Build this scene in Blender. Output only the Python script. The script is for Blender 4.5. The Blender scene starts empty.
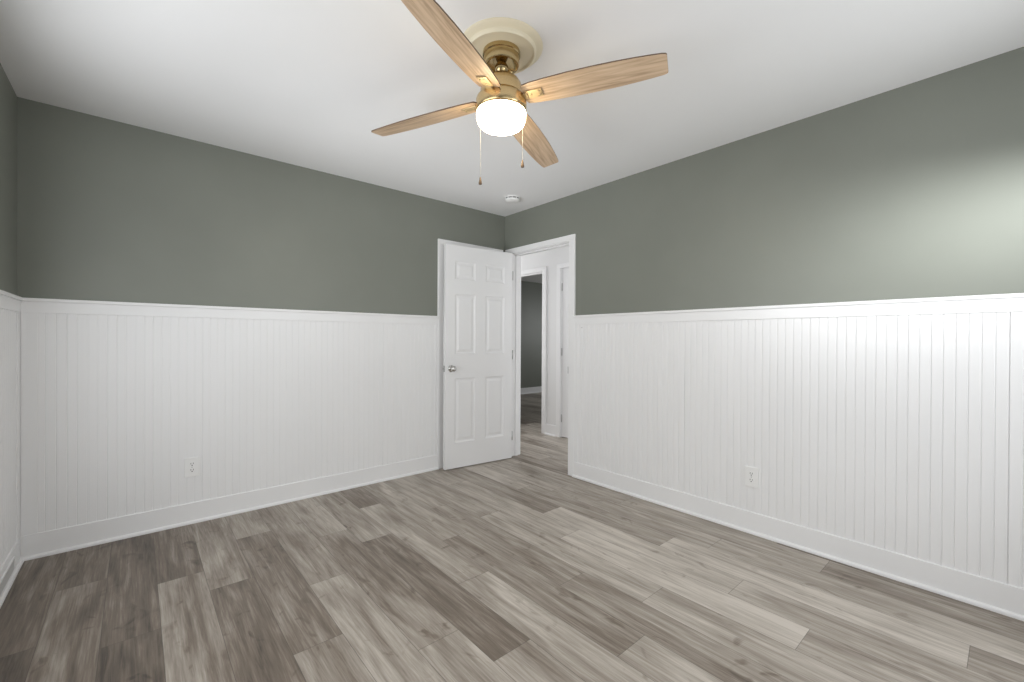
import bpy, bmesh, math, random
from mathutils import Vector, Matrix

# ------------------------------------------------------------------ camera, world, light, exposure
S = bpy.context.scene
COL = S.collection
R = math.radians

cam_d = bpy.data.cameras.new('camera')
cam_d.sensor_width = 36.0
cam_d.lens = 434.1 / 1024.0 * 36.0
cam_d.clip_start = 0.02
cam = bpy.data.objects.new('camera', cam_d)
cam.matrix_world = (Matrix.Translation((-2.862, -3.428, 1.180)) @ Matrix.Rotation(R(-40.88), 4, 'Z')
                    @ Matrix.Rotation(R(90 - 0.2245), 4, 'X') @ Matrix.Rotation(R(0.277), 4, 'Z'))
COL.objects.link(cam)
S.camera = cam

S.view_settings.view_transform = 'Standard'
S.view_settings.look = 'None'
S.view_settings.gamma = 1.0
S.view_settings.use_curve_mapping = False
S.view_settings.exposure = 0.05
S.cycles.use_denoising = True
S.cycles.max_bounces = 16
S.cycles.diffuse_bounces = 10
S.cycles.sample_clamp_indirect = 6.0

W = bpy.data.worlds.new('world')
S.world = W
W.use_nodes = True
W.node_tree.nodes['Background'].inputs[0].default_value = (0.86, 0.93, 1.0, 1)
W.node_tree.nodes['Background'].inputs[1].default_value = 0.6


def area(name, loc, rot, sx, sy, power, color=(1, 1, 1), spread=180):
    d = bpy.data.lights.new(name, 'AREA')
    d.shape = 'RECTANGLE'
    d.size, d.size_y = sx, sy
    d.energy = power
    d.color = color
    d.spread = R(spread)
    o = bpy.data.objects.new(name, d)
    o.location = loc
    o.rotation_euler = rot
    COL.objects.link(o)
    return o


# daylight at the south and far-room windows, plus added fill lamps
area('daylight_south_sky', (-1.50, -4.72, 2.12), (R(83), 0, R(-47)), 0.8, 0.4, 2.6, (0.965, 0.985, 1.0), 46)
area('daylight_south_horizon', (-1.50, -4.72, 2.06), (R(87), 0, R(-47)), 0.8, 0.36, 6.2, (0.965, 0.985, 1.0), 40)
area('fill_south_window', (-1.95, -4.07, 1.38), (R(92), 0, R(-3)), 1.8, 1.15, 4.2, (0.965, 0.985, 1.0))  # added soft fill behind the camera, set in the widened south window
area('daylight_south_window_corner', (-0.90, -4.07, 1.38), (R(90), 0, R(10)), 0.8, 1.15, 13.6, (0.965, 0.985, 1.0))
area('fill_west_window', (-3.43, -1.86, 1.40), (R(90), 0, R(-90)), 2.2, 1.15, 24.9, (0.965, 0.985, 1.0))  # added fill from the west side, set in the added window
area('fill_west_ceiling', (-3.43, -1.30, 1.05), (R(115), 0, R(-75)), 1.1, 0.55, 3.0, (0.965, 0.985, 1.0), 60)  # added fill, tilted up to brighten the far ceiling
area('fill_hallway', (0.56, 1.50, 1.40), (R(90), 0, R(180)), 0.7, 1.6, 9.6, (1.0, 1.0, 1.0))  # added hallway fill in front of the solid end wall
area('fill_hallway_south', (0.56, -2.44, 1.35), (R(100), 0, 0), 0.8, 1.6, 8, (1.0, 1.0, 1.0))  # added hallway fill at its open, unseen south end
area('daylight_far_room', (5.62, 1.6, 1.5), (R(62), 0, R(90)), 1.4, 1.2, 26, (0.97, 0.985, 1.0))

# ------------------------------------------------------------------ room measures
XW, XE, YS, YN, H = -3.336, 0.0, -3.98, 0.0, 2.44     # room walls, ceiling height
T = 0.12                                             # wall thickness
HX = 1.01                                            # hallway far wall
FX, FY = 5.5, 3.50                                   # far room walls
RAIL = 1.387


# ------------------------------------------------------------------ node helpers / materials
def new_mat(name):
    m = bpy.data.materials.new(name)
    m.use_nodes = True
    nt = m.node_tree
    return m, nt, nt.nodes['Principled BSDF']


def N(nt, kind, **kw):
    n = nt.nodes.new(kind)
    for k, v in kw.items():
        setattr(n, k, v)
    return n


def paint(name, col, rough=0.5, bump=0.04, scale=180, var=0.03):
    m, nt, b = new_mat(name)
    tc = N(nt, 'ShaderNodeTexCoord')
    n1 = N(nt, 'ShaderNodeTexNoise'); n1.inputs['Scale'].default_value = scale
    n2 = N(nt, 'ShaderNodeTexNoise'); n2.inputs['Scale'].default_value = 1.7; n2.inputs['Detail'].default_value = 3
    nt.links.new(tc.outputs['Object'], n1.inputs['Vector'])
    nt.links.new(tc.outputs['Object'], n2.inputs['Vector'])
    rp = N(nt, 'ShaderNodeValToRGB')
    c0 = [c * (1 - var) for c in col]; c1 = [min(1, c * (1 + var)) for c in col]
    rp.color_ramp.elements[0].position = 0.3; rp.color_ramp.elements[1].position = 0.7
    rp.color_ramp.elements[0].color = (*c0, 1); rp.color_ramp.elements[1].color = (*c1, 1)
    nt.links.new(n2.outputs['Fac'], rp.inputs['Fac'])
    nt.links.new(rp.outputs['Color'], b.inputs['Base Color'])
    bp = N(nt, 'ShaderNodeBump'); bp.inputs['Strength'].default_value = bump; bp.inputs['Distance'].default_value = 0.002
    nt.links.new(n1.outputs['Fac'], bp.inputs['Height'])
    nt.links.new(bp.outputs['Normal'], b.inputs['Normal'])
    b.inputs['Roughness'].default_value = rough
    return m


def metal(name, col, rough):
    m, nt, b = new_mat(name)
    b.inputs['Base Color'].default_value = (*col, 1)
    b.inputs['Metallic'].default_value = 1.0
    tc = N(nt, 'ShaderNodeTexCoord')
    n = N(nt, 'ShaderNodeTexNoise'); n.inputs['Scale'].default_value = 60
    mp = N(nt, 'ShaderNodeMapping'); mp.inputs['Scale'].default_value = (1, 1, 14)
    nt.links.new(tc.outputs['Object'], mp.inputs['Vector'])
    nt.links.new(mp.outputs['Vector'], n.inputs['Vector'])
    mr = N(nt, 'ShaderNodeMapRange')
    mr.inputs['To Min'].default_value = rough * 0.8; mr.inputs['To Max'].default_value = rough * 1.25
    nt.links.new(n.outputs['Fac'], mr.inputs['Value'])
    nt.links.new(mr.outputs['Result'], b.inputs['Roughness'])
    return m


def plain(name, col, rough=0.4):
    return paint(name, col, rough, 0.0, 50, 0.02)


M = {}
M['green'] = paint('sage_green_paint', (0.213, 0.224, 0.194), 0.45, 0.06, 140, 0.04)
M['white'] = paint('white_wall_paint', (0.80, 0.80, 0.80), 0.5, 0.05, 140, 0.01)
M['trim'] = paint('white_trim_paint', (0.86, 0.86, 0.865), 0.35, 0.01, 60, 0.01)
M['door'] = paint('white_door_paint', (0.84, 0.84, 0.845), 0.35, 0.01, 60, 0.01)
M['ceil'] = paint('white_ceiling_paint', (0.88, 0.88, 0.885), 0.9, 0.06, 120, 0.01)
M['brass'] = metal('antique_brass', (0.66, 0.49, 0.26), 0.25)
M['brass_dark'] = metal('aged_brass', (0.52, 0.40, 0.21), 0.22)
M['chrome'] = metal('satin_nickel', (0.62, 0.61, 0.59), 0.22)
M['bracket'] = metal('dull_brass', (0.60, 0.48, 0.30), 0.5)
M['chain'] = metal('dull_chain_metal', (0.42, 0.41, 0.39), 0.45)
M['dark'] = plain('dark_slot', (0.03, 0.03, 0.03), 0.6)
M['hinge'] = metal('nickel_hinge', (0.5, 0.5, 0.5), 0.35)
M['plastic'] = plain('white_plastic', (0.88, 0.88, 0.875), 0.3)
M['grey_plastic'] = plain('grey_vent_slots', (0.16, 0.16, 0.16), 0.5)
M['medallion'] = plain('cream_medallion', (0.78, 0.71, 0.54), 0.45)
M['vent'] = plain('grey_vent_metal', (0.62, 0.62, 0.62), 0.4)

# lit opal glass of the fan lamp
m, nt, b = new_mat('lit_opal_glass')
b.inputs['Base Color'].default_value = (0.9, 0.86, 0.74, 1)
b.inputs['Emission Color'].default_value = (1.0, 0.82, 0.54, 1)
b.inputs['Emission Strength'].default_value = 22.0
b.inputs['Roughness'].default_value = 0.3
M['glass'] = m


def wood_blade():
    m, nt, b = new_mat('light_oak_blade')
    tc = N(nt, 'ShaderNodeTexCoord')
    mp = N(nt, 'ShaderNodeMapping'); mp.inputs['Scale'].default_value = (3.2, 46, 20)
    nt.links.new(tc.outputs['Object'], mp.inputs['Vector'])
    n = N(nt, 'ShaderNodeTexNoise'); n.inputs['Scale'].default_value = 1.6; n.inputs['Detail'].default_value = 8
    n.inputs['Distortion'].default_value = 0.5
    nt.links.new(mp.outputs['Vector'], n.inputs['Vector'])
    rp = N(nt, 'ShaderNodeValToRGB')
    e = rp.color_ramp.elements
    e[0].position = 0.30; e[0].color = (0.39, 0.265, 0.165, 1)
    e[1].position = 0.70; e[1].color = (0.70, 0.53, 0.37, 1)
    x = e.new(0.5); x.color = (0.58, 0.42, 0.28, 1)
    nt.links.new(n.outputs['Fac'], rp.inputs['Fac'])
    nt.links.new(rp.outputs['Color'], b.inputs['Base Color'])
    b.inputs['Roughness'].default_value = 0.42
    return m


M['blade'] = wood_blade()
M['blade_edge'] = plain('dark_oak_edge', (0.13, 0.08, 0.045), 0.5)


def wood_floor():
    """grey-brown vinyl planks: tone per plank from a face attribute, grain from plank UVs (metres)"""
    m, nt, b = new_mat('grey_oak_plank_floor')
    L = nt.links.new
    uv = N(nt, 'ShaderNodeUVMap'); uv.uv_map = 'plank'
    at = N(nt, 'ShaderNodeAttribute'); at.attribute_name = 'tone'
    rnd = N(nt, 'ShaderNodeAttribute'); rnd.attribute_name = 'seed'
    # per-plank offset
    comb = N(nt, 'ShaderNodeCombineXYZ')
    mu = N(nt, 'ShaderNodeMath', operation='MULTIPLY'); mu.inputs[1].default_value = 37.0
    L(rnd.outputs['Fac'], mu.inputs[0])
    L(mu.outputs[0], comb.inputs['Z'])
    add = N(nt, 'ShaderNodeVectorMath', operation='ADD')
    L(uv.outputs['UV'], add.inputs[0]); L(comb.outputs[0], add.inputs[1])

    def noise(sx, sy, scale, detail, dist, rough=0.5):
        mp = N(nt, 'ShaderNodeMapping'); mp.inputs['Scale'].default_value = (sx, sy, 1)
        L(add.outputs[0], mp.inputs['Vector'])
        n = N(nt, 'ShaderNodeTexNoise'); n.inputs['Scale'].default_value = scale
        n.inputs['Detail'].default_value = detail; n.inputs['Distortion'].default_value = dist
        n.inputs['Roughness'].default_value = rough
        L(mp.outputs[0], n.inputs['Vector'])
        return n
    big = noise(11, 1.6, 1.0, 4, 0.9)          # soft cloudy bands along the board
    mid = noise(42, 2.6, 1.0, 6, 0.7, 0.6)     # streaks
    fine = noise(190, 7.0, 1.0, 6, 0.2, 0.65)  # pores
    knot = noise(9, 5.5, 1.0, 2, 1.6)          # dark smudges

    def mad(src, k, off):
        n = N(nt, 'ShaderNodeMath', operation='MULTIPLY_ADD')
        L(src, n.inputs[0]); n.inputs[1].default_value = k; n.inputs[2].default_value = off
        return n.outputs[0]

    def plus(a_, b_):
        n = N(nt, 'ShaderNodeMath', operation='ADD'); L(a_, n.inputs[0]); L(b_, n.inputs[1]); return n.outputs[0]
    v = plus(mad(big.outputs['Fac'], 0.75, -0.375), mad(mid.outputs['Fac'], 0.80, -0.40))
    v = plus(v, mad(fine.outputs['Fac'], 0.55, -0.275))
    kr = N(nt, 'ShaderNodeMapRange'); kr.inputs['From Min'].default_value = 0.64; kr.inputs['From Max'].default_value = 0.80
    kr.inputs['To Min'].default_value = 0.0; kr.inputs['To Max'].default_value = -0.28
    L(knot.outputs['Fac'], kr.inputs['Value'])
    v = plus(v, kr.outputs['Result'])
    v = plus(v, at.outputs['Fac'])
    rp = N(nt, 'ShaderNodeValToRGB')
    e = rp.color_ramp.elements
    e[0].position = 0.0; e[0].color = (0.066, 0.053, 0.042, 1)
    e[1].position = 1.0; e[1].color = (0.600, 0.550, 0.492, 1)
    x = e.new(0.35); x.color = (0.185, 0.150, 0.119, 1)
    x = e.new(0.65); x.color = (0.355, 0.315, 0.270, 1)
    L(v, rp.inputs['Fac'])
    # thin dark bevel line around each board
    sep = N(nt, 'ShaderNodeSeparateXYZ'); L(uv.outputs['UV'], sep.inputs[0])
    ln = N(nt, 'ShaderNodeAttribute'); ln.attribute_name = 'length'

    def edge(coord, size_out, size_val):
        a1 = N(nt, 'ShaderNodeMath', operation='SUBTRACT')
        if size_out is not None: L(size_out, a1.inputs[0])
        else: a1.inputs[0].default_value = size_val
        L(coord, a1.inputs[1])
        mn = N(nt, 'ShaderNodeMath', operation='MINIMUM'); L(coord, mn.inputs[0]); L(a1.outputs[0], mn.inputs[1])
        lt = N(nt, 'ShaderNodeMath', operation='LESS_THAN'); L(mn.outputs[0], lt.inputs[0]); lt.inputs[1].default_value = 0.0011
        return lt.outputs[0]
    e1 = edge(sep.outputs['X'], None, 0.1825)
    e2 = edge(sep.outputs['Y'], ln.outputs['Fac'], 1.22)
    mx = N(nt, 'ShaderNodeMath', operation='MAXIMUM'); L(e1, mx.inputs[0]); L(e2, mx.inputs[1])
    mix = N(nt, 'ShaderNodeMix', data_type='RGBA')
    mix.inputs['B'].default_value = (0.05, 0.042, 0.036, 1)
    mk = N(nt, 'ShaderNodeMath', operation='MULTIPLY'); mk.inputs[1].default_value = 0.6
    L(mx.outputs[0], mk.inputs[0]); L(mk.outputs[0], mix.inputs['Factor'])
    L(rp.outputs['Color'], mix.inputs['A'])
    L(mix.outputs['Result'], b.inputs['Base Color'])
    bp = N(nt, 'ShaderNodeBump'); bp.inputs['Strength'].default_value = 0.10; bp.inputs['Distance'].default_value = 0.002
    L(fine.outputs['Fac'], bp.inputs['Height']); L(bp.outputs['Normal'], b.inputs['Normal'])
    b.inputs['Roughness'].default_value = 0.42
    b.inputs['Specular IOR Level'].default_value = 0.4
    return m


M['floor'] = wood_floor()


# ------------------------------------------------------------------ mesh helpers
def box(bm, x0, x1, y0, y1, z0, z1, bevel=0.0, mi=0):
    vs = [bm.verts.new(p) for p in ((x0, y0, z0), (x1, y0, z0), (x1, y1, z0), (x0, y1, z0),
                                    (x0, y0, z1), (x1, y0, z1), (x1, y1, z1), (x0, y1, z1))]
    fs = [bm.faces.new([vs[i] for i in f]) for f in
          ((3, 2, 1, 0), (4, 5, 6, 7), (0, 1, 5, 4), (1, 2, 6, 5), (2, 3, 7, 6), (3, 0, 4, 7))]
    for f in fs: f.material_index = mi
    if bevel:
        es = {e for f in fs for e in f.edges}
        bmesh.ops.bevel(bm, geom=list(es), offset=bevel, segments=2, profile=0.6, affect='EDGES')
    return fs


def lathe(bm, prof, n=48, cx=0, cy=0, mi=0, cap=True):
    """prof: list of (r, z) from bottom or top"""
    rings = []
    for r, z in prof:
        if r < 1e-6:
            rings.append([bm.verts.new((cx, cy, z))])
        else:
            rings.append([bm.verts.new((cx + r * math.cos(2 * math.pi * i / n), cy + r * math.sin(2 * math.pi * i / n), z))
                          for i in range(n)])
    for a, b_ in zip(rings, rings[1:]):
        for i in range(n):
            j = (i + 1) % n
            if len(a) == 1 and len(b_) == 1: continue
            if len(a) == 1: f = bm.faces.new((a[0], b_[i], b_[j]))
            elif len(b_) == 1: f = bm.faces.new((a[i], a[j], b_[0]))
            else: f = bm.faces.new((a[i], a[j], b_[j], b_[i]))
            f.material_index = mi; f.smooth = True
    if cap:
        for ring in (rings[0], rings[-1]):
            if len(ring) > 2:
                f = bm.faces.new(ring); f.material_index = mi
    return rings


def tube(bm, p0, p1, r, n=10, mi=0):
    p0, p1 = Vector(p0), Vector(p1)
    d = (p1 - p0).normalized()
    a = d.orthogonal().normalized(); c = d.cross(a)
    r0 = [bm.verts.new(p0 + r * (math.cos(2 * math.pi * i / n) * a + math.sin(2 * math.pi * i / n) * c)) for i in range(n)]
    r1 = [bm.verts.new(v.co + (p1 - p0)) for v in r0]
    for i in range(n):
        f = bm.faces.new((r0[i], r0[(i + 1) % n], r1[(i + 1) % n], r1[i])); f.smooth = True; f.material_index = mi
    bm.faces.new(r0[::-1]).material_index = mi; bm.faces.new(r1).material_index = mi


def obj(name, bm, mats, parent=None, loc=None, rot=None, sharp=None):
    bmesh.ops.recalc_face_normals(bm, faces=bm.faces)
    me = bpy.data.meshes.new(name)
    bm.to_mesh(me); bm.free()
    if not isinstance(mats, (list, tuple)): mats = [mats]
    for m_ in mats: me.materials.append(m_)
    if sharp: me.set_sharp_from_angle(angle=R(sharp))
    o = bpy.data.objects.new(name, me)
    COL.objects.link(o)
    if parent is not None: o.parent = parent
    if loc: o.location = loc
    if rot: o.rotation_euler = rot
    return o


def empty(name, loc=(0, 0, 0), rot=(0, 0, 0)):
    o = bpy.data.objects.new(name, None)
    o.empty_display_size = 0.1
    o.location = loc; o.rotation_euler = rot
    COL.objects.link(o)
    return o


def tag(o, label, cat, kind=None, group=None):
    o['label'] = label
    o['category'] = cat
    if kind: o['kind'] = kind
    if group: o['group'] = group
    return o


def B(): return bmesh.new()


# ------------------------------------------------------------------ floor: planks run along y
PW, PL, X0 = 0.1825, 1.22, -2.784
# explicit rows near the camera: row index -> (y of one joint, tones going away from the camera); left darkened, right lifted to follow the light
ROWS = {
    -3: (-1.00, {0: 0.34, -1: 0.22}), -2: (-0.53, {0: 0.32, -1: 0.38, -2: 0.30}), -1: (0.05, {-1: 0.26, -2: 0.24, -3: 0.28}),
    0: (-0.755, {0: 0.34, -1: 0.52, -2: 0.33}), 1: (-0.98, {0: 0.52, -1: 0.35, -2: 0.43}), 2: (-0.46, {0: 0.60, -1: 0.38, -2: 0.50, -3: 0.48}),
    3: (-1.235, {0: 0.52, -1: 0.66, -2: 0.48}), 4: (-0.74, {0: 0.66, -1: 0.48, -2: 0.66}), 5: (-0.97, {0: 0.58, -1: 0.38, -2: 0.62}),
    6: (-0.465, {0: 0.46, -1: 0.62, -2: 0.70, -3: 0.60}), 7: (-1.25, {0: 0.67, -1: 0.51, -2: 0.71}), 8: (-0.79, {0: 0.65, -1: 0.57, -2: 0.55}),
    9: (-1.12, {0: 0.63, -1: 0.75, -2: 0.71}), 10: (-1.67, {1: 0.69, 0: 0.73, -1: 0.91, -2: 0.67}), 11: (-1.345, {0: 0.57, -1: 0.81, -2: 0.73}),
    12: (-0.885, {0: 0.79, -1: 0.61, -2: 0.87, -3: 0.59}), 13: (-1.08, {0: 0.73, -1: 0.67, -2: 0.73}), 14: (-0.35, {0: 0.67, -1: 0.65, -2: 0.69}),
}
rng = random.Random(7)
bm = B()
uvl = bm.loops.layers.uv.new('plank')
tone_l = bm.faces.layers.float.new('tone')
seed_l = bm.faces.layers.float.new('seed')
len_l = bm.faces.layers.float.new('length')
YA, YB = YS - 0.1, FY + 0.05
k0 = math.floor((XW - 0.02 - X0) / PW)
k1 = math.ceil((FX - X0) / PW)
for k in range(k0, k1 + 1):
    xa, xb = X0 + k * PW, X0 + (k + 1) * PW
    if k in ROWS:
        yj, tones = ROWS[k]
    else:
        yj, tones = rng.uniform(-4, -2.78), {}
    n0 = math.floor((YA - yj) / PL)
    y = yj + n0 * PL
    n = n0
    while y < YB:
        ya, yb = max(y, YA), min(y + PL, YB)
        vs = [bm.verts.new(p) for p in ((xa, ya, 0), (xb, ya, 0), (xb, yb, 0), (xa, yb, 0))]
        f = bm.faces.new(vs)
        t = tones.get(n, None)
        if t is None: t = rng.choice((0.36, 0.42, 0.48, 0.52, 0.56, 0.62, 0.70)) + (0.10 if k > 15 else 0.0)  # hallway and far-room planks lifted in colour to look better lit
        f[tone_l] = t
        f[seed_l] = rng.random()
        f[len_l] = PL
        for lp, (u, v) in zip(f.loops, ((0, ya - y), (PW, ya - y), (PW, yb - y), (0, yb - y))):
            lp[uvl].uv = (u, v)
        y += PL; n += 1
# slab underneath so that the floor has depth
box(bm, XW - T, FX + T, YS - T, FY + T, -0.10, -0.002)
floor = obj('floor', bm, M['floor'])
tag(floor, 'grey-brown wood plank floor running through the room and doorway', 'floor', 'structure')

bm = B()
box(bm, XW - T, FX + T, YS - T, FY + T, H, H + 0.1)
tag(obj('ceiling', bm, M['ceil']), 'smooth white ceiling above the sage green walls', 'ceiling', 'structure')

# ------------------------------------------------------------------ walls
DY0, DY1 = -0.886, -0.122        # east doorway opening in y
CX0, CX1 = -0.723, -0.105        # closet doorway opening in x on the north wall
DH = 2.035                       # opening height


G = 0.0195                      # jamb board thickness, hidden in the rough opening


def wall(name, boxes, mats, fn, label):
    bm = B()
    for b_ in boxes: box(bm, *b_)
    bm.normal_update()
    bmesh.ops.recalc_face_normals(bm, faces=bm.faces)
    for f in bm.faces: f.material_index = fn(f)
    o = obj(name, bm, mats)
    return tag(o, label, 'wall', 'structure')


GW = [M['green'], M['white']]
w_n = wall('wall_north', [(XW - T, CX0 - G, 0, T, 0, H), (CX1 + G, T, 0, T, 0, H), (CX0 - G, CX1 + G, 0, T, DH + G, H)], GW,
           lambda f: 0 if f.normal.y < -0.5 else 1,
           'sage green wall left of the open door, above white beadboard')
w_e = wall('wall_east', [(0, T, YS - T, DY0 - G, 0, H), (0, T, DY1 + G, 0.0, 0, H), (0, T, DY0 - G, DY1 + G, DH + G, H)], GW,
           lambda f: 0 if f.normal.x < -0.5 else 1,
           'sage green wall right of the doorway, above white beadboard')
WY0, WY1 = -3.0, -0.72  # unseen window opening, placed and sized to light the ceiling
w_w = wall('wall_west', [(XW - T, XW, YS - T, WY0, 0, H), (XW - T, XW, WY1, 0, 0, H),
                         (XW - T, XW, WY0, WY1, 0, 0.75), (XW - T, XW, WY0, WY1, 2.05, H)], GW,
           lambda f: 0 if f.normal.x > 0.5 else 1,
           'sage green wall seen as a sliver at the far left edge')
SX0, SX1 = -2.9, -0.4  # window opening widened to let in softer light
w_s = wall('wall_south', [(XW - T, SX0, YS - T, YS, 0, H), (SX1, T, YS - T, YS, 0, H),
                          (SX0, SX1, YS - T, YS, 0, 0.75), (SX0, SX1, YS - T, YS, 2.0, H)], GW,
           lambda f: 0 if f.normal.y > 0.5 else 1,
           'sage green wall behind the camera with a window')

# hallway and far room
HA0, HA1 = 0.458, 1.22           # doorway from the hallway into the far room
HB0, HB1 = -0.62, 0.135         # closed door in the hallway
w_h = wall('wall_hallway', [(HX, HX + T, -2.5, HB0 - G, 0, H), (HX, HX + T, HB1 + G, HA0 - G, 0, H), (HX, HX + T, HA1 + G, FY, 0, H),
                            (HX, HX + T, HB0 - G, HB1 + G, DH + G, H), (HX, HX + T, HA0 - G, HA1 + G, DH + G, H)],
           [M['green'], M['white']], lambda f: 0 if f.normal.x > 0.5 else 1,
           'white hallway wall seen through the doorway')
wall('wall_hallway_end', [(T, HX, 1.6, 1.72, 0, H)], GW, lambda f: 1, 'white wall closing the hallway')
wall('wall_hallway_side', [(0, T, 0.12, 1.72, 0, H)], GW, lambda f: 1, 'white near wall of the hallway past the corner')
wall('wall_far_room', [(HX + T, FX + T, FY, FY + T, 0, H)], GW, lambda f: 0,
     'dark green wall of the room beyond the hallway')
wall('wall_far_room_east', [(FX, FX + T, -1.5, 0.9, 0, H), (FX, FX + T, 2.3, FY, 0, H),
                            (FX, FX + T, 0.9, 2.3, 0, 0.9), (FX, FX + T, 0.9, 2.3, 2.1, H)], GW, lambda f: 0,
     'green window wall of the room beyond the hallway')
wall('wall_far_room_south', [(HX + T, FX + T, -1.62, -1.5, 0, H)], GW, lambda f: 0,
     'green near wall of the room beyond the hallway')


# ------------------------------------------------------------------ beadboard wainscot
PITCH, TH = 0.0408, 0.009


def bead_profile(length, off=0.0, seams=(), deep=0.0024):
    """list of (s, depth) across the board face"""
    pts = [(0.0, TH)]
    s = off % PITCH
    while s < length - 0.008:
        if s > 0.006:
            d = deep * (1.7 if any(abs(s - q) < PITCH / 2 for q in seams) else 1.0)
            pts += [(s - 0.0030, TH), (s - 0.0012, TH - d), (s + 0.0002, TH - d * 0.9), (s + 0.0012, TH - 0.0008),
                    (s + 0.0028, TH - 0.0002), (s + 0.0044, TH - 0.0006), (s + 0.0054, TH - 0.0010), (s + 0.0066, TH)]
        s += PITCH
    pts.append((length, TH))
    return pts


def beadboard(parent, length, place, off=0.0, seams=(), deep=0.0024, z0=0.10, z1=RAIL - 0.05):
    bm = B()
    pr = bead_profile(length, off, seams, deep)
    lo = [bm.verts.new(place(s, d, z0)) for s, d in pr]
    hi = [bm.verts.new(place(s, d, z1)) for s, d in pr]
    for i in range(len(pr) - 1):
        bm.faces.new((lo[i], lo[i + 1], hi[i + 1], hi[i]))
    b0, b1 = bm.verts.new(place(0, 0, z0)), bm.verts.new(place(length, 0, z0))
    c0, c1 = bm.verts.new(place(0, 0, z1)), bm.verts.new(place(length, 0, z1))
    bm.faces.new((b0, b1, c1, c0))
    bm.faces.new((hi[0], c0, b0, lo[0])); bm.faces.new((hi[-1], c1, b1, lo[-1]))
    return obj('beadboard_panel', bm, M['trim'], parent)


def pbox(bm, place, s0, s1, d0, d1, z0, z1, bevel=0.0015):
    a, b_ = Vector(place(s0, d0, z0)), Vector(place(s1, d1, z1))
    box(bm, min(a.x, b_.x), max(a.x, b_.x), min(a.y, b_.y), max(a.y, b_.y), min(a.z, b_.z), max(a.z, b_.z), bevel)


def wainscot(parent, s0, s1, place, stiles, off, seams=(), deep=0.0022):
    """chair rail, stiles and beadboard on one wall; place(s, d, z) maps to the room"""
    beadboard(parent, s1 - s0, lambda s, d, z: place(s + s0, d, z), off, [q - s0 for q in seams], deep)
    bm = B()
    pbox(bm, place, s0, s1, 0, 0.016, RAIL - 0.078, RAIL - 0.018)
    rail = obj('chair_rail', bm, M['trim'], parent)
    bm = B()
    pbox(bm, place, s0, s1, 0, 0.026, RAIL - 0.018, RAIL, 0.004)
    obj('rail_cap', bm, M['trim'], rail)
    for a, b_ in stiles:
        bm = B()
        pbox(bm, place, a, b_, 0, 0.014, 0.13, RAIL - 0.078)
        obj('corner_stile', bm, M['trim'], parent)


def baseboard(name, segs, place, label):
    bm = B()
    for a, b_ in segs: pbox(bm, place, a, b_, 0, 0.016, 0, 0.13, 0.003)
    o = tag(obj(name, bm, M['trim']), label, 'baseboard', 'structure')
    bm = B()
    for a, b_ in segs:
        pr = [(0.016, 0), (0.029, 0), (0.029, 0.006)] + [(0.016 + 0.013 * math.cos(R(q)), 0.006 + 0.013 * math.sin(R(q))) for q in (20, 40, 60, 80)] + [(0.016, 0.019)]
        r0 = [bm.verts.new(place(a, d, z)) for d, z in pr]
        r1 = [bm.verts.new(place(b_, d, z)) for d, z in pr]
        for i in range(len(pr)):
            j = (i + 1) % len(pr)
            bm.faces.new((r0[i], r0[j], r1[j], r1[i]))
        bm.faces.new(r0); bm.faces.new(r1)
    obj('shoe_molding', bm, M['trim'], o)
    return o


pn = lambda s, d, z: (s, -d, z)            # north wall, s = x
pe = lambda s, d, z: (-d, s, z)            # east wall, s = y
pw = lambda s, d, z: (XW + d, s, z)        # west wall, s = y
ps = lambda s, d, z: (s, YS + d, z)        # south wall, s = x

CAS = 0.072
wainscot(w_n, XW + 0.0, CX0 - CAS + 0.008, pn, [(XW + 0.014, XW + 0.075), (CX0 - CAS - 0.025, CX0 - CAS + 0.008)], 0.022, (-2.541, -1.32))
wainscot(w_e, YS, DY0 - CAS + 0.006, pe, [(DY0 - CAS - 0.038, DY0 - CAS + 0.006)], 0.0328, (-1.95, -3.42), 0.0036)
wainscot(w_w, WY1 + 0.07, -0.0145, pw, [(-0.088, -0.0145)], 0.02)
wainscot(w_w, YS, WY0 - 0.07, pw, [], 0.02)
beadboard(w_w, WY1 - WY0 + 0.14, lambda s, d, z: pw(s + WY0 - 0.07, d, z), 0.02, z1=0.682)
wainscot(w_s, XW + 0.026, SX0 - 0.07, ps, [], 0.01)
wainscot(w_s, SX1 + 0.07, -0.026, ps, [], 0.01)
beadboard(w_s, SX1 - SX0 + 0.14, lambda s, d, z: ps(s + SX0 - 0.07, d, z), 0.01, z1=0.682)
b_n = baseboard('baseboard_north', [(XW, CX0 - CAS + 0.008)], pn, 'white baseboard under the beadboard left of the open door')
b_e = baseboard('baseboard_east', [(YS, DY0 - CAS + 0.006)], pe, 'white baseboard under the beadboard right of the doorway')
b_w = baseboard('baseboard_west', [(YS, -0.03)], pw, 'white baseboard at the far left edge')
b_s = baseboard('baseboard_south', [(XW + 0.03, -0.03)], ps, 'white baseboard behind the camera')
baseboard('baseboard_hallway', [(HB1 + 0.07, HA0 - 0.07)], lambda s, d, z: (HX - d, s, z), 'white baseboard between the two hallway doors')
baseboard('baseboard_far_room', [(HX + T, FX)], lambda s, d, z: (s, FY - d, z), 'white baseboard of the room beyond the hallway')


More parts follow.
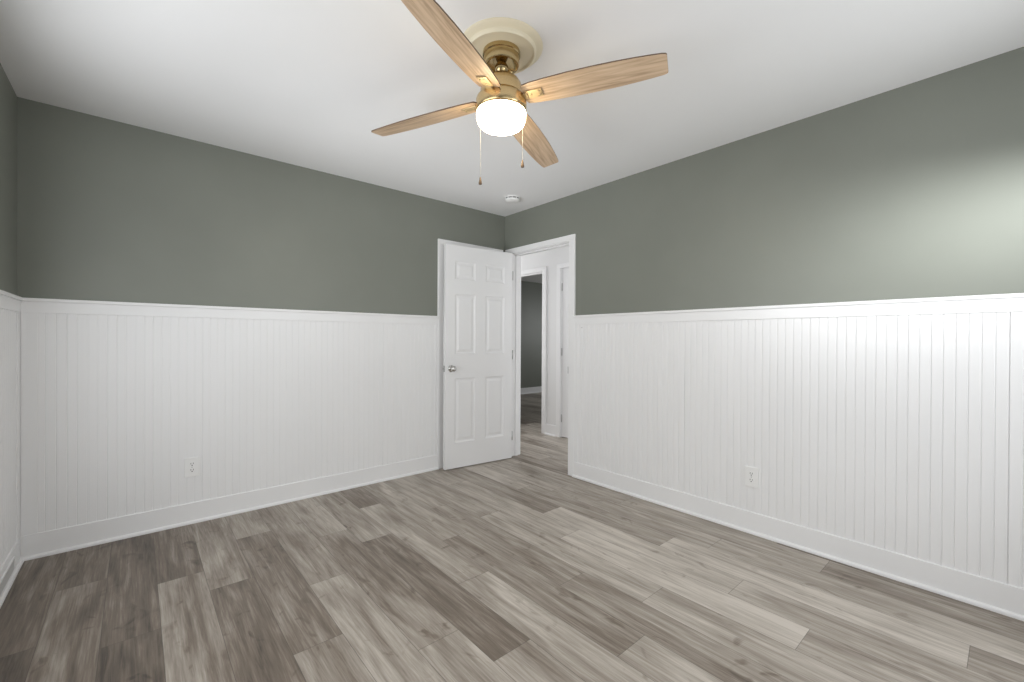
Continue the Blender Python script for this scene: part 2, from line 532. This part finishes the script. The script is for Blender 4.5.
# ------------------------------------------------------------------ door casings
def casing(name, place, a, b_, wl, wr, depth, label, jamb=True, head=0.055, th=0.018):
    """flat casing round an opening a..b_; wl / wr are the widths of the two side boards"""
    root = empty(name, place((a + b_) / 2, 0, 0))
    tag(root, label, 'door frame', 'structure')
    inv = Matrix.Translation(-root.location)

    def add(nm, *bx):
        bm = B()
        for q in bx: pbox(bm, place, *q)
        bmesh.ops.transform(bm, matrix=inv, verts=bm.verts)
        return obj(nm, bm, M['trim'], root)
    r = 0.006
    add('side_casing', (a - wl, a - r, 0, th, 0, DH + r, 0.004))
    add('side_casing', (b_ + r, b_ + wr, 0, th, 0, DH + r, 0.004))
    add('head_casing', (a - wl, b_ + wr, 0, th, DH + r, DH + head, 0.004))
    if jamb:
        add('jamb', (a - 0.019, a, -depth, 0.001, 0, DH, 0.001), (b_, b_ + 0.019, -depth, 0.001, 0, DH, 0.001),
            (a - 0.019, b_ + 0.019, -depth, 0.001, DH, DH + 0.019, 0.001))
        add('door_stop', (a, a + 0.011, -0.075, -0.042, 0, DH, 0.001), (b_ - 0.011, b_, -0.075, -0.042, 0, DH, 0.001),
            (a, b_, -0.075, -0.042, DH - 0.011, DH, 0.001))
    return root


fr_e = casing('trim_1', pe, DY0, DY1, CAS, 0.096, T, 'white casing and jamb around the doorway to the hallway')
fr_c = casing('trim_2', pn, CX0, CX1, CAS, 0.072, T, 'white casing around the doorway behind the open door')
ph = lambda s, d, z: (HX - d, s, z)
casing('trim_3', ph, HA0, HA1, 0.075, 0.075, T, 'white casing of the far hallway doorway into the dark green room')
casing('trim_4', ph, HB0, HB1, 0.07, 0.07, T, 'white casing of the closed hallway door')

# strike plate on the doorway edge
bm = B()
box(bm, -0.0195, -0.0165, DY0 - 0.0065, DY0 - 0.001, 0.885, 0.945, 0.0008)
bmesh.ops.transform(bm, matrix=Matrix.Translation(-fr_e.location), verts=bm.verts)
o = obj('strike_plate', bm, M['hinge'], fr_e); o['label'] = 'small grey metal strike plate'


# ------------------------------------------------------------------ six panel door
def six_panel(bm, w, h, t):
    """door in local space: x 0..w, y 0..t (y=0 is the front), z 0..h, panels moulded on both faces"""
    st, mid = 0.096, 0.110
    pwid = (w - 2 * st - mid) / 2
    xs = [0, st, st + pwid, st + pwid + mid, w - st, w]
    zs = [0, 0.230, 0.815, 1.035, 1.580, 1.715, 1.878, h]
    grid = {}
    for y in (0, t):
        for i, x in enumerate(xs):
            for j, z in enumerate(zs):
                grid[y, i, j] = bm.verts.new((x, y, z))
        sg = 1 if y == 0 else -1
        for i in range(len(xs) - 1):
            for j in range(len(zs) - 1):
                q = [grid[y, i, j], grid[y, i + 1, j], grid[y, i + 1, j + 1], grid[y, i, j + 1]]
                if i in (1, 3) and j in (1, 3, 5):
                    prev = q
                    for ins, dep in ((0.004, 0.0045), (0.014, 0.008), (0.024, 0.008), (0.044, 0.0025)):
                        x0, x1 = xs[i] + ins, xs[i + 1] - ins
                        z0, z1 = zs[j] + ins, zs[j + 1] - ins
                        cur = [bm.verts.new((x, y + sg * dep, z)) for x, z in ((x0, z0), (x1, z0), (x1, z1), (x0, z1))]
                        for a in range(4):
                            bm.faces.new((prev[a], prev[(a + 1) % 4], cur[(a + 1) % 4], cur[a]))
                        prev = cur
                    bm.faces.new(prev)
                else:
                    bm.faces.new(q)
    nx, nz = len(xs) - 1, len(zs) - 1
    for j in range(nz):
        for i in (0, nx):
            bm.faces.new((grid[0, i, j], grid[0, i, j + 1], grid[t, i, j + 1], grid[t, i, j]))
    for i in range(nx):
        for j in (0, nz):
            bm.faces.new((grid[0, i, j], grid[0, i + 1, j], grid[t, i + 1, j], grid[t, i, j]))


def knob_bm(sign=-1):
    """round privacy knob on a rose, axis along y, sign gives the outward side"""
    bm = B()
    lathe(bm, [(0.0, 0.062), (0.012, 0.0615), (0.021, 0.057), (0.0265, 0.048), (0.0265, 0.042), (0.021, 0.033), (0.013, 0.027),
               (0.0115, 0.012)], 32, cap=False)
    bmesh.ops.rotate(bm, verts=bm.verts, cent=(0, 0, 0), matrix=Matrix.Rotation(R(90) if sign < 0 else R(-90), 3, 'X'))
    return bm


def rose_bm(sign=-1):
    bm = B()
    lathe(bm, [(0.0, 0.013), (0.015, 0.013), (0.024, 0.011), (0.031, 0.006), (0.0325, 0.0), (0.0, 0.0)], 32, cap=False)
    bmesh.ops.rotate(bm, verts=bm.verts, cent=(0, 0, 0), matrix=Matrix.Rotation(R(90) if sign < 0 else R(-90), 3, 'X'))
    return bm


LW, LT, LH = 0.731, 0.035, 2.022
# hinge edge near (-0.025, -0.125); the leaf swings back along the north wall
door = empty('door_1', (-0.050, -0.182, 0.008), (0, 0, R(180 - 5.7)))
tag(door, 'white six-panel door standing open against the left wall', 'door', 'structure')
# local frame: x from hinge to free edge (pointing to -x of the room), front face must look to -y of the room -> local +y
bm = B()
six_panel(bm, LW, LH, LT)
bmesh.ops.translate(bm, verts=bm.verts, vec=(0, -LT, 0))     # front face at y = 0 after the turn
leaf = obj('door_leaf', bm, M['door'], door)
kz = 0.905
k_ = obj('door_knob', knob_bm(1), M['chrome'], door, (LW - 0.062, 0, kz)); k_['label'] = 'round satin metal knob'
obj('knob_rose', rose_bm(1), M['chrome'], k_)
bm = B(); box(bm, LW - 0.0005, LW + 0.0025, -LT + 0.005, -0.005, kz - 0.028, kz + 0.028, 0.001)
lp = obj('latch_plate', bm, M['hinge'], door)
bm = B(); box(bm, LW + 0.002, LW + 0.013, -LT + 0.011, -0.011, kz - 0.007, kz + 0.007, 0.002)
obj('latch_bolt', bm, M['hinge'], lp)
for hz in (0.22, 1.02, 1.80):
    bm = B()
    box(bm, -0.0015, 0.0006, -LT + 0.004, -0.001, hz - 0.045, hz + 0.045, 0.0004)
    tube(bm, (-0.003, 0.003, hz - 0.045), (-0.003, 0.003, hz + 0.045), 0.004, 12)
    hg = obj('hinge', bm, M['hinge'], door); hg['label'] = 'small grey metal hinge'

# flat slab behind the open door, and the closed hallway door
bm = B(); box(bm, CX0 + 0.003, CX1 - 0.003, 0.078, 0.113, 0.008, DH - 0.003, 0.001)
tag(obj('door_2', bm, M['door']), 'white closed door hidden behind the open six-panel door', 'door', 'structure')
d3 = empty('door_3', (HX + 0.006, HB1 - 0.003, 0.012), (0, 0, R(-90)))
tag(d3, 'white closed door across the hallway, at the right of the doorway', 'door', 'structure')
bm = B(); six_panel(bm, 0.749, DH - 0.016, LT); obj('door_leaf', bm, M['door'], d3)
for hz in (0.22, 1.02, 1.80):
    bm = B()
    tube(bm, (0.004, -0.006, hz - 0.045), (0.004, -0.006, hz + 0.045), 0.006, 12)
    hg = obj('hinge', bm, M['hinge'], d3); hg['label'] = 'small grey metal hinge'


# ------------------------------------------------------------------ unseen windows: south one widened, west one added for its light
def window(name, place, a, b_, z0, z1, label):
    root = empty(name, place((a + b_) / 2, 0, z0))
    tag(root, label, 'window', 'structure')
    inv = Matrix.Translation(-root.location)

    def add(nm, bxs, mat):
        bm = B()
        for q in bxs: pbox(bm, place, *q)
        bmesh.ops.transform(bm, matrix=inv, verts=bm.verts)
        return obj(nm, bm, mat, root)
    c = 0.07
    add('window_casing', [(a - c, a, 0, 0.018, z0 - c, z1 + c, 0.003), (b_, b_ + c, 0, 0.018, z0 - c, z1 + c, 0.003),
                          (a, b_, 0, 0.018, z1, z1 + c, 0.003), (a, b_, 0, 0.018, z0 - c, z0, 0.003)], M['trim'])
    add('window_frame', [(a, a + 0.03, -0.08, -0.04, z0, z1, 0.002), (b_ - 0.03, b_, -0.08, -0.04, z0, z1, 0.002),
                         (a, b_, -0.08, -0.04, z0, z0 + 0.03, 0.002), (a, b_, -0.08, -0.04, z1 - 0.03, z1, 0.002),
                         (a, b_, -0.075, -0.045, (z0 + z1) / 2 - 0.02, (z0 + z1) / 2 + 0.02, 0.002)], M['trim'])


window('window_1', ps, SX0, SX1, 0.75, 2.0, 'white sash window behind the camera')
window('added_window', pw, WY0, WY1, 0.75, 2.05, 'unseen white sash window beside the camera, added for its light')


# ------------------------------------------------------------------ ceiling fan
fan = empty('ceiling_fan', (-1.671, -1.974, H))
tag(fan, 'brass ceiling fan with four light oak blades and a lit white glass lamp', 'ceiling fan')

bm = B()
lathe(bm, [(0.0, 0.0), (0.176, 0.0), (0.178, -0.004), (0.172, -0.010), (0.158, -0.014), (0.150, -0.018), (0.148, -0.030),
           (0.144, -0.034), (0.139, -0.034), (0.135, -0.026), (0.060, -0.024), (0.0, -0.024)], 72, cap=False)
o = obj('ceiling_medallion', bm, M['medallion'], fan, sharp=40); o['label'] = 'round cream ceiling plate'
bm = B()
lathe(bm, [(0.0, -0.022), (0.080, -0.022), (0.081, -0.026), (0.081, -0.040), (0.0765, -0.043), (0.0765, -0.076), (0.074, -0.082), (0.067, -0.083),
           (0.062, -0.074), (0.050, -0.066), (0.030, -0.064), (0.0, -0.064)], 64, cap=False)
o = obj('canopy', bm, M['brass_dark'], fan, sharp=35); o['label'] = 'dark brass canopy'
bm = B()
lathe(bm, [(0.0, -0.060), (0.020, -0.068), (0.029, -0.086), (0.029, -0.098), (0.020, -0.112), (0.0165, -0.116), (0.0165, -0.128), (0.030, -0.134),
           (0.036, -0.150), (0.0, -0.150)], 40, cap=False)
obj('downrod', bm, M['brass_dark'], fan, sharp=50)
bm = B()
lathe(bm, [(0.0, -0.1300), (0.045, -0.1310), (0.062, -0.1370), (0.076, -0.1480), (0.086, -0.1640), (0.090, -0.1840), (0.090, -0.2100),
           (0.084, -0.2140), (0.084, -0.2240), (0.0, -0.2240)], 64, cap=False)
obj('motor_housing', bm, M['brass'], fan, sharp=45)
bm = B()
lathe(bm, [(0.0, -0.2180), (0.096, -0.2180), (0.106, -0.2240), (0.109, -0.2320), (0.109, -0.2700), (0.106, -0.2760), (0.108, -0.2800), (0.104, -0.2840), (0.0, -0.2820)],
      64, cap=False)
obj('light_fitter', bm, M['brass'], fan, sharp=40)
bm = B()
lathe(bm, [(0.098, -0.2780), (0.105, -0.2820), (0.1065, -0.2880), (0.1055, -0.3100), (0.100, -0.3280), (0.089, -0.3400), (0.068, -0.3465),
           (0.036, -0.3485), (0.0, -0.3490)], 64, cap=False)
o = obj('glass_shade', bm, M['glass'], fan); o['label'] = 'lit white glass lamp shade'


def blade_bm():
    """blade along local x, root at x=0.10, tip at x=0.69"""
    bm = B()
    prof = [(0.105, 0.040), (0.112, 0.050), (0.15, 0.0555), (0.22, 0.0600), (0.31, 0.0635), (0.40, 0.0640), (0.49, 0.0620), (0.57, 0.0575),
            (0.63, 0.0525), (0.662, 0.049), (0.674, 0.0455)]
    out = [(x, w) for x, w in prof] + [(0.678, 0.040)]
    up = out + [(x, -w) for x, w in reversed(out)]
    t = 0.0055
    lo = [bm.verts.new((x, y, 0)) for x, y in up]
    hi = [bm.verts.new((x, y, t)) for x, y in up]
    n = len(up)
    bm.faces.new(lo[::-1]); bm.faces.new(hi)
    for i in range(n):
        f = bm.faces.new((lo[i], lo[(i + 1) % n], hi[(i + 1) % n], hi[i])); f.material_index = 1
    return bm


def iron_bm():
    bm = B()
    box(bm, 0.118, 0.188, -0.021, 0.021, -0.0055, -0.0003, 0.0012)
    for sx, sy in ((0.174, 0.010), (0.174, -0.010), (0.140, 0.0)):
        rr = lathe(bm, [(0.0045, -0.0054), (0.004, -0.0075), (0.0, -0.0082)], 12, sx, sy, cap=False)
    return bm


def arm_bm():
    bm = B()
    box(bm, 0.078, 0.125, -0.014, 0.014, -0.010, 0.000, 0.002)
    return bm


for q in range(4):
    ang = R(25.5 + 90 * q)
    o = obj('fan_blade', blade_bm(), [M['blade'], M['blade_edge']], fan)
    o.matrix_local = (Matrix.Translation((0, 0, -0.226)) @ Matrix.Rotation(R(-1.1), 4, Vector((0.756, -0.655, 0)))
                      @ Matrix.Rotation(ang, 4, 'Z') @ Matrix.Rotation(R(1.6), 4, 'Y') @ Matrix.Rotation(R(-12), 4, 'X'))
    ir = obj('blade_iron', iron_bm(), M['bracket'], o); ir['label'] = 'brass bracket under the blade'
    obj('bracket_arm', arm_bm(), M['bracket'], o)

fv = Vector((math.sin(R(40.9)), math.cos(R(40.9)), 0)); rv = Vector((fv.y, -fv.x, 0))
for df, dr, zb in ((0.062, -0.094, 1.868), (0.062, 0.094, 1.945)):
    p = fv * df + rv * dr
    zb -= H
    bm = B()
    zt = -0.270
    tube(bm, (p.x * 0.95, p.y * 0.95, zt), (p.x, p.y, zt - 0.012), 0.003, 8)
    nz = int((zt - 0.012 - (zb + 0.034)) / 0.0045)
    for i in range(nz):
        zc = zt - 0.012 - i * 0.0045
        lathe(bm, [(0.0, zc + 0.0022), (0.0008, zc + 0.001), (0.0008, zc - 0.001), (0.0, zc - 0.0022)], 6, p.x, p.y, cap=False)
    tube(bm, (p.x, p.y, zt - 0.012), (p.x, p.y, zb + 0.03), 0.0004, 6)
    ch = obj('pull_chain', bm, M['chain'], fan)
    bm = B()
    lathe(bm, [(0.0, zb + 0.036), (0.0025, zb + 0.035), (0.0035, zb + 0.028), (0.0055, zb + 0.018), (0.0075, zb + 0.010), (0.0070, zb + 0.003), (0.0, zb)],
          20, p.x, p.y, cap=False)
    fb = obj('chain_fob', bm, M['blade_edge'], ch)

# ------------------------------------------------------------------ smoke detector
sd = empty('smoke_detector', (-0.335, -0.505, H))
tag(sd, 'small round white smoke detector on the ceiling near the room corner', 'smoke detector')
bm = B()
lathe(bm, [(0.0, 0.0), (0.070, 0.0), (0.071, -0.006), (0.068, -0.009), (0.0, -0.009)], 48, cap=False)
obj('mounting_plate', bm, M['plastic'], sd, sharp=40)
bm = B()
lathe(bm, [(0.0, -0.008), (0.060, -0.009), (0.060, -0.020), (0.0, -0.020)], 48, cap=False)
vr = obj('vent_ring', bm, M['grey_plastic'], sd, sharp=40); vr['label'] = 'dark ring of vent slots'
for i in range(10):
    bm = B()
    box(bm, 0.058, 0.064, -0.0035, 0.0035, -0.021, -0.008)
    obj('vent_rib', bm, M['plastic'], vr, None, (0, 0, 2 * math.pi * (i + 0.3) / 10))
bm = B()
lathe(bm, [(0.0, -0.019), (0.064, -0.019), (0.065, -0.024), (0.060, -0.032), (0.046, -0.037), (0.0, -0.038)], 48, cap=False)
obj('cover', bm, M['plastic'], sd, sharp=50)


# ------------------------------------------------------------------ electrical outlets
def outlet(loc, rz, label):
    """plate in local space: x across, -y out of the wall, origin at the plate centre on the wall"""
    root = empty('electrical_outlet', loc, (0, 0, rz))
    tag(root, label, 'electrical outlet', group='wall outlets in the beadboard')
    bm = B(); box(bm, -0.039, 0.039, -0.0085, 0.0, -0.0610, 0.0610, 0.003)
    obj('cover_plate', bm, M['plastic'], root)
    for dz in (0.0195, -0.0195):
        bm = B()
        pts = []
        for i in range(28):
            a = 2 * math.pi * i / 28
            pts.append((0.0172 * math.cos(a), max(-0.0135, min(0.0135, 0.0172 * math.sin(a)))))
        r0 = [bm.verts.new((x, -0.008, z + dz)) for x, z in pts]
        r1 = [bm.verts.new((x, -0.0105, z + dz)) for x, z in pts]
        for i in range(28): bm.faces.new((r0[i], r0[(i + 1) % 28], r1[(i + 1) % 28], r1[i]))
        bm.faces.new(r1)
        so = obj('socket', bm, M['plastic'], root)
        bm = B()
        box(bm, -0.0075, -0.0050, -0.0108, -0.0100, dz - 0.001, dz + 0.0085)
        box(bm, 0.0050, 0.0075, -0.0108, -0.0100, dz - 0.001, dz + 0.0085)
        rr = [bm.verts.new((0.0032 * math.cos(2 * math.pi * i / 12), -0.0108, dz - 0.0075 + 0.0032 * math.sin(2 * math.pi * i / 12))) for i in range(12)]
        r2 = [bm.verts.new((v.co.x, -0.0100, v.co.z)) for v in rr]
        bm.faces.new(rr)
        for i in range(12): bm.faces.new((rr[i], rr[(i + 1) % 12], r2[(i + 1) % 12], r2[i]))
        sl = obj('slots', bm, M['dark'], so); sl['label'] = 'dark plug slots'
    bm = B(); lathe(bm, [(0.0033, 0.0), (0.003, 0.001), (0.0, 0.0014)], 16, cap=False)
    bmesh.ops.rotate(bm, verts=bm.verts, cent=(0, 0, 0), matrix=Matrix.Rotation(R(90), 3, 'X'))
    obj('screw', bm, M['hinge'], root, (0, -0.0083, 0))
    return root


outlet((-2.593, -TH, 0.358), 0, 'white duplex outlet low on the left beadboard wall')
outlet((-TH, -2.384, 0.345), R(-90), 'white duplex outlet low on the right beadboard wall')

# ------------------------------------------------------------------ vent low in the baseboard at the far left edge
vt = empty('baseboard_vent', (XW + 0.016, -0.40, 0.062))
tag(vt, 'narrow grey louvered vent set in the white baseboard at the far left edge', 'vent')
bm = B()
for q in ((0, 0.006, -0.20, 0.20, 0.026, 0.034), (0, 0.006, -0.20, 0.20, -0.034, -0.026), (0, 0.006, 0.192, 0.20, -0.026, 0.026), (0, 0.006, -0.20, -0.192, -0.026, 0.026)):
    box(bm, *q, 0.001)
obj('vent_frame', bm, M['trim'], vt)
bm = B()
for i in range(5):
    z = -0.021 + i * 0.0105
    fs = box(bm, 0.0005, 0.0045, -0.192, 0.192, z - 0.0042, z + 0.0042)
obj('louver', bm, M['vent'], vt)

nl = B()
lathe(nl, [(0.0, 0.004), (0.003, 0.0035), (0.0045, 0.002), (0.0045, 0.0), (0.0, 0.0)], 16, cap=False)
bmesh.ops.rotate(nl, verts=nl.verts, cent=(0, 0, 0), matrix=Matrix.Rotation(R(-90), 3, 'Y'))
nl = obj('nail', nl, M['hinge'], None, (-0.009, -1.036, 1.283))
tag(nl, 'small grey nail head in the white panelling just right of the doorway', 'nail')
